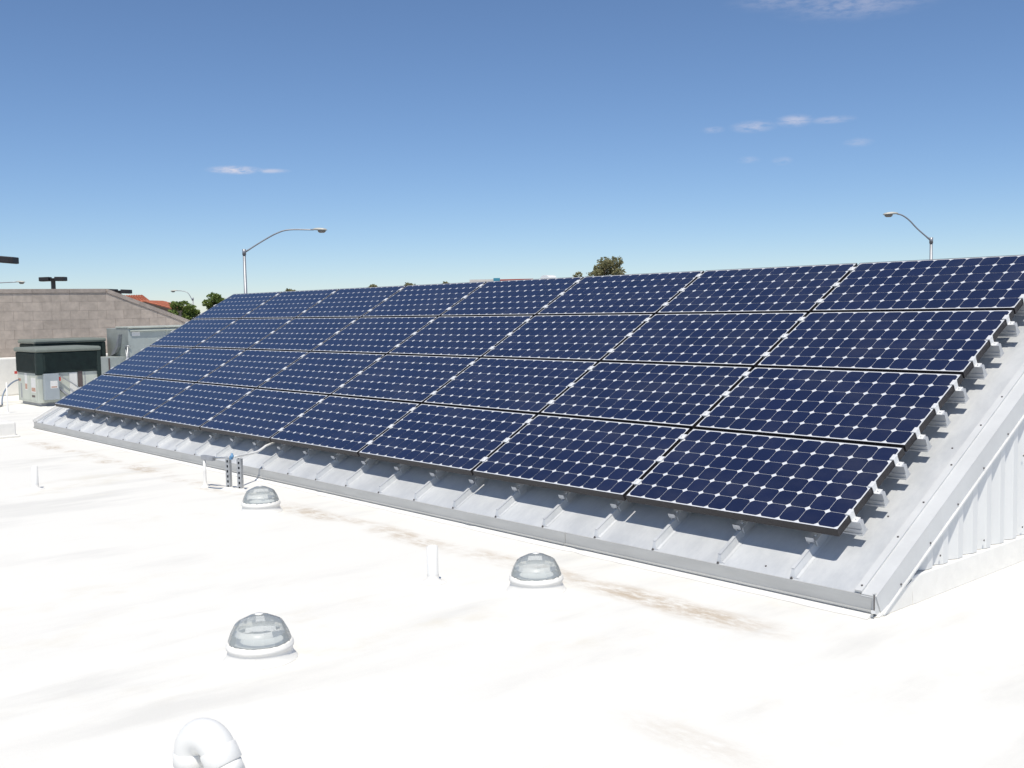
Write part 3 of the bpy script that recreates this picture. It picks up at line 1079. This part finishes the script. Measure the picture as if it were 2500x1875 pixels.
# coping stones along the flat and the slope
y = Y_A
while y < YT - .01:
    y2 = min(y + .8, YT)
    MB().box(XB - .22, XB + .018, y + .003, y2 - .003, ZT + .001, ZT + .088).build("coping", M_COPING, wall)
    y = y2
ln = math.hypot(Y_B - YT, wall_top(Y_B) - ZT)
cd = Vector((0, Y_B - YT, wall_top(Y_B) - ZT)).normalized()
cu = Vector((0, -cd.z, cd.y))
s = 0
while s < ln:
    s2 = min(s + .8, ln)
    c0 = Vector((0, YT, ZT))
    def T(x, a, b):
        return c0 + cd * a + cu * b + Vector((x, 0, 0))
    MB().box(XB - .22, XB + .018, s + .003, s2 - .003, .001, .088, T).build("coping", M_COPING, wall)
    s = s2
tag(MB().box(XB + .025, XB + .45, Y_A, Y_B, Z0 + .001, .40, bevel=.03).build("wall_curb", M_COATED), "white coated ledge along the foot of the block wall", "ledge")
# small dark fixtures mounted behind the shoulder are the twin lamp further down

# ------------------------------------------------------------------ lamps beyond the building
def street_lamp(base, zj, arm, r, label, group="street lamps beyond the roof"):
    """tapered pole, bent mast arm, cobra head"""
    x, y = base
    p = empty("street_lamp", label, "street lamp", (x, y, ZG), group)
    MB().tube([(x, y, ZG + .001), (x, y, zj + .12)], [r * 1.1, r * .58], 14).build("pole", M_POLE, p)
    MB().tube([(x, y, zj - .10), (x, y, zj + .15)], r * .78, 14).build("collar", M_POLE, p)
    MB().tube(arm, [.036] * 2 + [.03] * (len(arm) - 2), 10).build("arm", M_POLE, p)
    e = Vector(arm[-1])
    d = (e - Vector(arm[-2]))
    d.z = 0
    d.normalize()
    sd = Vector((-d.y, d.x, 0))
    g = MB()
    rings = []
    n = 14
    for (t, wv, hv, dz) in ((-.05, .04, .04, 0), (.08, .08, .065, .01), (.22, .12, .085, .0), (.40, .13, .075, -.01), (.52, .10, .055, -.02), (.57, .03, .02, -.03)):
        c = e + d * t + Vector((0, 0, dz))
        rings.append([g.bm.verts.new(c + sd * wv * math.cos(2 * math.pi * k / n) + Vector((0, 0, 1)) * hv * (math.sin(2 * math.pi * k / n) if math.sin(2 * math.pi * k / n) > 0 else .45 * math.sin(2 * math.pi * k / n))) for k in range(n)])
    for a, b in zip(rings, rings[1:]):
        for k in range(n):
            l = (k + 1) % n
            g.bm.faces.new([a[k], a[l], b[l], b[k]]).smooth = True
    g.bm.faces.new(rings[0][::-1])
    g.bm.faces.new(rings[-1])
    h = g.build("lamp_head", M_HEAD, p)
    c = e + d * .34 - Vector((0, 0, .045))
    g = MB()
    rr = []
    for (sc, dz) in ((1, .02), (.9, -.05), (.55, -.09)):
        rr.append([g.bm.verts.new(c + d * .18 * sc * math.cos(2 * math.pi * k / 12) + sd * .10 * sc * math.sin(2 * math.pi * k / 12) + Vector((0, 0, dz))) for k in range(12)])
    for a, b in zip(rr, rr[1:]):
        for k in range(12):
            l = (k + 1) % 12
            g.bm.faces.new([a[k], a[l], b[l], b[k]]).smooth = True
    g.bm.faces.new(rr[-1])
    g.bm.faces.new(rr[0][::-1])
    g.build("lens", M_LENS, h)
    return p


def lerp_path(pts, n=5):
    """smooth path through points (Catmull-Rom)"""
    P = [Vector(q) for q in pts]
    P = [2 * P[0] - P[1]] + P + [2 * P[-1] - P[-2]]
    o = []
    for i in range(1, len(P) - 2):
        for k in range(n):
            t = k / n
            a, b, c, d = P[i - 1], P[i], P[i + 1], P[i + 2]
            o.append(.5 * ((2 * b) + (c - a) * t + (2 * a - 5 * b + 4 * c - d) * t * t + (3 * b - 3 * c + d - a) * t ** 3))
    o.append(P[-2])
    return o


street_lamp((-38.30, 16.33), 3.80, lerp_path([(-38.28, 16.36, 3.83), (-37.85, 16.94, 4.27), (-37.45, 17.43, 4.60), (-37.10, 17.85, 4.74), (-36.42, 18.62, 4.72)]), .10,
            "tall grey street lamp with its arm reaching right, above the array's left end")
street_lamp((-19.10, 38.24), 3.72, lerp_path([(-19.12, 38.22, 3.76), (-19.50, 37.85, 4.24), (-19.75, 37.60, 4.62), (-19.95, 37.40, 4.83), (-20.12, 37.23, 4.91)]), .10,
            "grey street lamp with its arm curving left, above the array's right end")
street_lamp((-87.15, 36.4), 2.6, lerp_path([(-87.17, 36.38, 2.45), (-87.35, 36.2, 2.95), (-87.55, 36.05, 3.22), (-87.9, 35.7, 3.36), (-88.2, 35.4, 3.38)]), .09,
            "small distant street lamp standing in front of the green trees on the left")
street_lamp((-73.2, 14.55), 2.9, lerp_path([(-73.2, 14.55, 2.9), (-72.7, 15.1, 3.35), (-72.0, 15.9, 3.55), (-71.2, 16.85, 3.60)]), .09,
            "distant street lamp whose head shows above the block wall at the left edge")


def shoebox_lamp(x, y, zt, heads, size, label, d):
    """square pole with box heads on short arms"""
    p = empty("parking_lamp", label, "parking lamp", (x, y, ZG), "dark box lamps behind the block wall")
    MB().box(x - .075, x + .075, y - .075, y + .075, ZG + .001, zt + .03, bevel=.01).build("pole", M_BRONZE, p)
    dv = Vector((d[0], d[1], 0)).normalized()
    sd = Vector((-dv.y, dv.x, 0))
    L, Wd, Hh = size
    for sg, tilt in heads:
        def T(a, b, c):
            return Vector((x, y, zt)) + dv * sg * a + sd * b + Vector((0, 0, c + tilt * a))
        h = MB().box(.12, .12 + L, -Wd / 2, Wd / 2, -Hh / 2, Hh / 2, T, bevel=.02).build("lamp_head", M_BRONZE, p)
        MB().box(.16, .08 + L, -Wd / 2 + .04, Wd / 2 - .04, -Hh / 2 - .012, -Hh / 2 - .001, T).build("lens", M_LENS, h)
        MB().box(.07, .125, -.04, .04, -.05, .05, T).build("arm", M_BRONZE, p)
    return p


shoebox_lamp(-43.60, 10.18, 2.86, ((1, -.02), (-1, -.02)), (.42, .36, .17), "dark twin headed box lamp standing up behind the flat top of the block wall", (.66, .75))
shoebox_lamp(-32.45, 4.70, 3.10, ((1, -.10), (-1, -.06)), (.66, .42, .20), "large dark box lamp cut off by the left edge of the photo", (.66, .75))
shoebox_lamp(-46.75, 14.20, 2.40, ((1, -.06), (-1, .06)), (.42, .40, .18), "dark box lamp just peeping over the sloping shoulder of the block wall", (.66, .75))

# ------------------------------------------------------------------ tiled house
def house():
    p = empty("house", "beige house with a red tiled roof beyond the block wall's sloping end", "house", (-104.5, 39.5, ZG))
    c = Vector((-105.6, 40.3, 0))
    d = Vector((.62, .78, 0)).normalized()          # along the gable front, to the right in the picture
    b = Vector((-.78, .62, 0)).normalized()         # ridge direction, away from the street
    def T(u, v, z):
        return c + d * u + b * v + Vector((0, 0, z))
    ze, zr, hw = 1.85, 2.60, 2.6
    # main body and the front gable wing
    MB().box(-7.2, 2.4, .3, 9, ZG + .001, ze, T).build("wall", M_STUCCO, p)
    MB().prism([T(-1.6, -2.6, ZG + .001), T(2.4, -2.6, ZG + .001), T(2.4, -2.6, ze), T(.1, -2.6, zr - .15), T(-1.6, -2.6, ze + .1)],
               [T(-1.6, .29, ZG + .001), T(2.4, .29, ZG + .001), T(2.4, .29, ze), T(.1, .29, zr - .15), T(-1.6, .29, ze + .1)]).build("wall", M_STUCCO, p)
    f = MB().box(.8, 1.7, -2.66, -2.602, .7, 1.7, T).build("window", M_WOOD, p)
    MB().box(.86, 1.64, -2.69, -2.662, .76, 1.64, T).build("pane", M_WINDOW, f)

    def tiled(A, B, Cc, D, nrow, ncol):
        """courses of barrel tiles between eave A-B and ridge D-C"""
        nrm = (B - A).cross(D - A).normalized()
        if nrm.z < 0:
            nrm = -nrm
        for r in range(nrow):
            g = MB()
            t0_, t1_ = r / nrow, (r + 1.25) / nrow
            for k in range(ncol):
                u0, u1 = k / ncol, (k + 1) / ncol
                def at(u, t, h):
                    return A.lerp(B, u).lerp(D.lerp(Cc, u), t) + nrm * h
                lo = [at(u0, t0_, .08), at((u0 * 3 + u1) / 4, t0_, .15), at((u0 + u1) / 2, t0_, .17), at((u0 + 3 * u1) / 4, t0_, .15), at(u1, t0_, .08), at(u1, t0_, .0), at(u0, t0_, .0)]
                hi = [at(u0, t1_, .03), at((u0 * 3 + u1) / 4, t1_, .10), at((u0 + u1) / 2, t1_, .12), at((u0 + 3 * u1) / 4, t1_, .10), at(u1, t1_, .03), at(u1, t1_, -.03), at(u0, t1_, -.03)]
                g.prism(lo, hi)
            g.build("tile_course", M_TILE, p)
    # gable wing roof, both sides; the main roof behind it to the left
    tiled(T(3.0, -3.0, ze - .05), T(3.0, 4.0, ze - .05), T(.1, 4.0, zr + .05), T(.1, -3.0, zr + .05), 7, 16)
    tiled(T(-2.2, 4.0, ze + .2), T(-2.2, -3.0, ze + .2), T(.1, -3.0, zr + .05), T(.1, 4.0, zr + .05), 6, 16)
    tiled(T(-7.6, -.4, ze), T(.4, -.4, ze + .5), T(-1.9, 3.6, zr + .75), T(-7.6, 3.6, zr + .75), 9, 22)
    MB().prism([T(2.95, -3.08, ze - .22), T(2.95, -3.08, ze - .06), T(.1, -3.08, zr + .02), T(.1, -3.08, zr - .16)],
               [T(2.95, -3.01, ze - .22), T(2.95, -3.01, ze - .06), T(.1, -3.01, zr + .02), T(.1, -3.01, zr - .16)]).build("barge_board", M_WOOD, p)
    MB().prism([T(-2.15, -3.08, ze + .03), T(-2.15, -3.08, ze + .18), T(.098, -3.08, zr + .02), T(.098, -3.08, zr - .16)],
               [T(-2.15, -3.01, ze + .03), T(-2.15, -3.01, ze + .18), T(.098, -3.01, zr + .02), T(.098, -3.01, zr - .16)]).build("barge_board", M_WOOD, p)


house()

# ------------------------------------------------------------------ low shop front sign beyond the ridge
p = empty("shop_sign", "pale shop sign with blue and red strips peeping over the panels' top edge", "sign", (-43.0, 33.7, ZG))
sd = Vector((.66, .75, 0)).normalized()
sb = Vector((-.75, .66, 0)).normalized()
def TS(u, v, z):
    return Vector((-43.0, 33.7, 0)) + sd * u + sb * v + Vector((0, 0, z))
MB().box(-1.0, .35, 0, .3, 2.3, 2.89, TS).build("board", M_SIGNWHITE, p)
MB().box(.352, .72, -.02, .3, 2.3, 2.95, TS).build("blue_strip", M_SIGNBLUE, p)
MB().box(.722, 2.6, .02, .3, 2.3, 2.875, TS).build("red_strip", M_SIGNRED, p)
MB().box(-.9, -.75, .1, .25, ZG + .001, 2.299, TS).build("leg", M_POLE, p)
MB().box(2.3, 2.45, .1, .25, ZG + .001, 2.299, TS).build("leg", M_POLE, p)
# vent hood behind the ridge
p = empty("roof_vent", "small white vent hood peeping over the array's top edge right of the sign", "vent", (-7.13, 4.6, .70))
zv = 1.600
MB().tube([(-7.13, 4.6, .70), (-7.13, 4.6, zv)], .05, 14).build("pipe", M_PVC, p)
g = MB()
g.prism([(-7.13 + .085 * math.cos(math.pi * k / 8) * 1.0, 4.53, zv + .065 * math.sin(math.pi * k / 8) ** .6 if 0 < k < 8 else zv) for k in range(9)],
        [(-7.13 + .085 * math.cos(math.pi * k / 8), 4.67, zv + .065 * math.sin(math.pi * k / 8) ** .6 if 0 < k < 8 else zv) for k in range(9)])
g.build("hood", M_PVC, p)


# ------------------------------------------------------------------ trees
def tree(x, y, ztop, rad, height, label, material, leaves, seed, lobes=9, leaf=.11, spread=.60, lobe=(.30, .50), squash=.75):
    rnd = random.Random(seed)
    p = empty("tree", label, "tree", (x, y, ZG), "trees beyond the rooftop")
    zc = ztop - height * .5
    limbs = []
    for k in range(lobes):
        a = rnd.uniform(0, 2 * math.pi)
        rr = rad * math.sqrt(rnd.uniform(.02, spread))
        t = rnd.uniform(-.62, .42)
        fall = math.sqrt(max(.3, 1 - (t / .5) ** 2 * .75))
        limbs.append((Vector((x + rr * fall * math.cos(a), y + rr * fall * math.sin(a), zc + t * height)), rad * rnd.uniform(*lobe)))
    limbs.append((Vector((x, y, ztop - rad * .30)), rad * .36))
    g = MB()
    g.tube([(x, y, ZG + .001), (x + .05, y, (ZG + zc) / 2), (x, y, zc)], [.24, .18, .10], 9)
    for c, r in limbs:
        mid = Vector((x, y, zc - height * .35)).lerp(c, .5) + Vector((0, 0, -.05))
        g.tube([(x, y, zc - height * .42), mid, c], [.07, .045, .015], 6)
    g.build("trunk", M_BARK, p)
    verts, faces = [], []
    for i in range(leaves):
        c, r = limbs[rnd.randrange(len(limbs))]
        d = Vector((rnd.gauss(0, 1), rnd.gauss(0, 1), rnd.gauss(0, 1))).normalized()
        q = c + d * r * (rnd.uniform(.25, 1) ** .5) * rnd.choice((1, 1, 1, 1.18))
        q.z = c.z + (q.z - c.z) * squash
        u = Vector((rnd.gauss(0, 1), rnd.gauss(0, 1), rnd.gauss(0, .6))).normalized()
        v = u.cross(Vector((rnd.gauss(0, 1), rnd.gauss(0, 1), rnd.gauss(0, 1)))).normalized()
        sz = leaf * rnd.uniform(.6, 1.4)
        b0 = len(verts)
        verts += [q - u * sz, q + v * sz * .5, q + u * sz, q - v * sz * .5]
        faces.append((b0, b0 + 1, b0 + 2, b0 + 3))
    me = bpy.data.meshes.new("crown")
    me.from_pydata([tuple(q) for q in verts], [], faces)
    me.materials.append(material)
    o = bpy.data.objects.new("crown", me)
    COL.objects.link(o)
    o.parent = p
    o.matrix_parent_inverse = p.matrix_world.inverted()


tree(-49.10, 49.75, 4.72, 1.55, 4.8, "olive green tree with a loose crown rising behind the right half of the array", M_LEAF_OLIVE, 11000, 11, 52, .10, spread=.85, lobe=(.20, .36))
tree(-50.35, 48.25, 3.72, 1.0, 3.0, "low olive bush crown touching the left side of the loose crowned tree", M_LEAF_OLIVE, 3200, 12, 22, .09, spread=.9, lobe=(.18, .34))
tree(-78.3, 31.5, 2.40, 1.50, 4.2, "bright green round tree between the tiled house and the array", M_LEAF_GREEN, 7000, 13, 34, .13, spread=.9, lobe=(.18, .34))
tree(-76.5, 33.3, 2.95, 1.45, 5.0, "dark green tree cut by the sloping left edge of the array", M_LEAF_GREEN, 6500, 14, 32, .13, spread=.9, lobe=(.18, .34))
tree(-79.9, 29.9, 1.85, 1.0, 2.2, "low green tree just right of the tiled house", M_LEAF_GREEN, 2000, 15, 9, .12)
for k, (x, y, z, r, lab) in enumerate(((-59.2, 30.45, 2.93, .75, "olive treetop showing above the top panels, right of the tall lamp pole"),
                                       (-55.65, 34.5, 3.10, .55, "tiny olive treetop above the top panels, left of the wider one"),
                                       (-54.1, 36.3, 3.18, .80, "wider dark olive treetop above the top panels, left of centre"),
                                       (-52.5, 38.1, 3.17, .45, "tiny olive treetop nearest to the shop sign"))):
    tree(x, y, z - .10, r * 1.25, 3.2, lab, M_LEAF_OLIVE, 3000, 20 + k, 18, .09, spread=.9, lobe=(.2, .36))
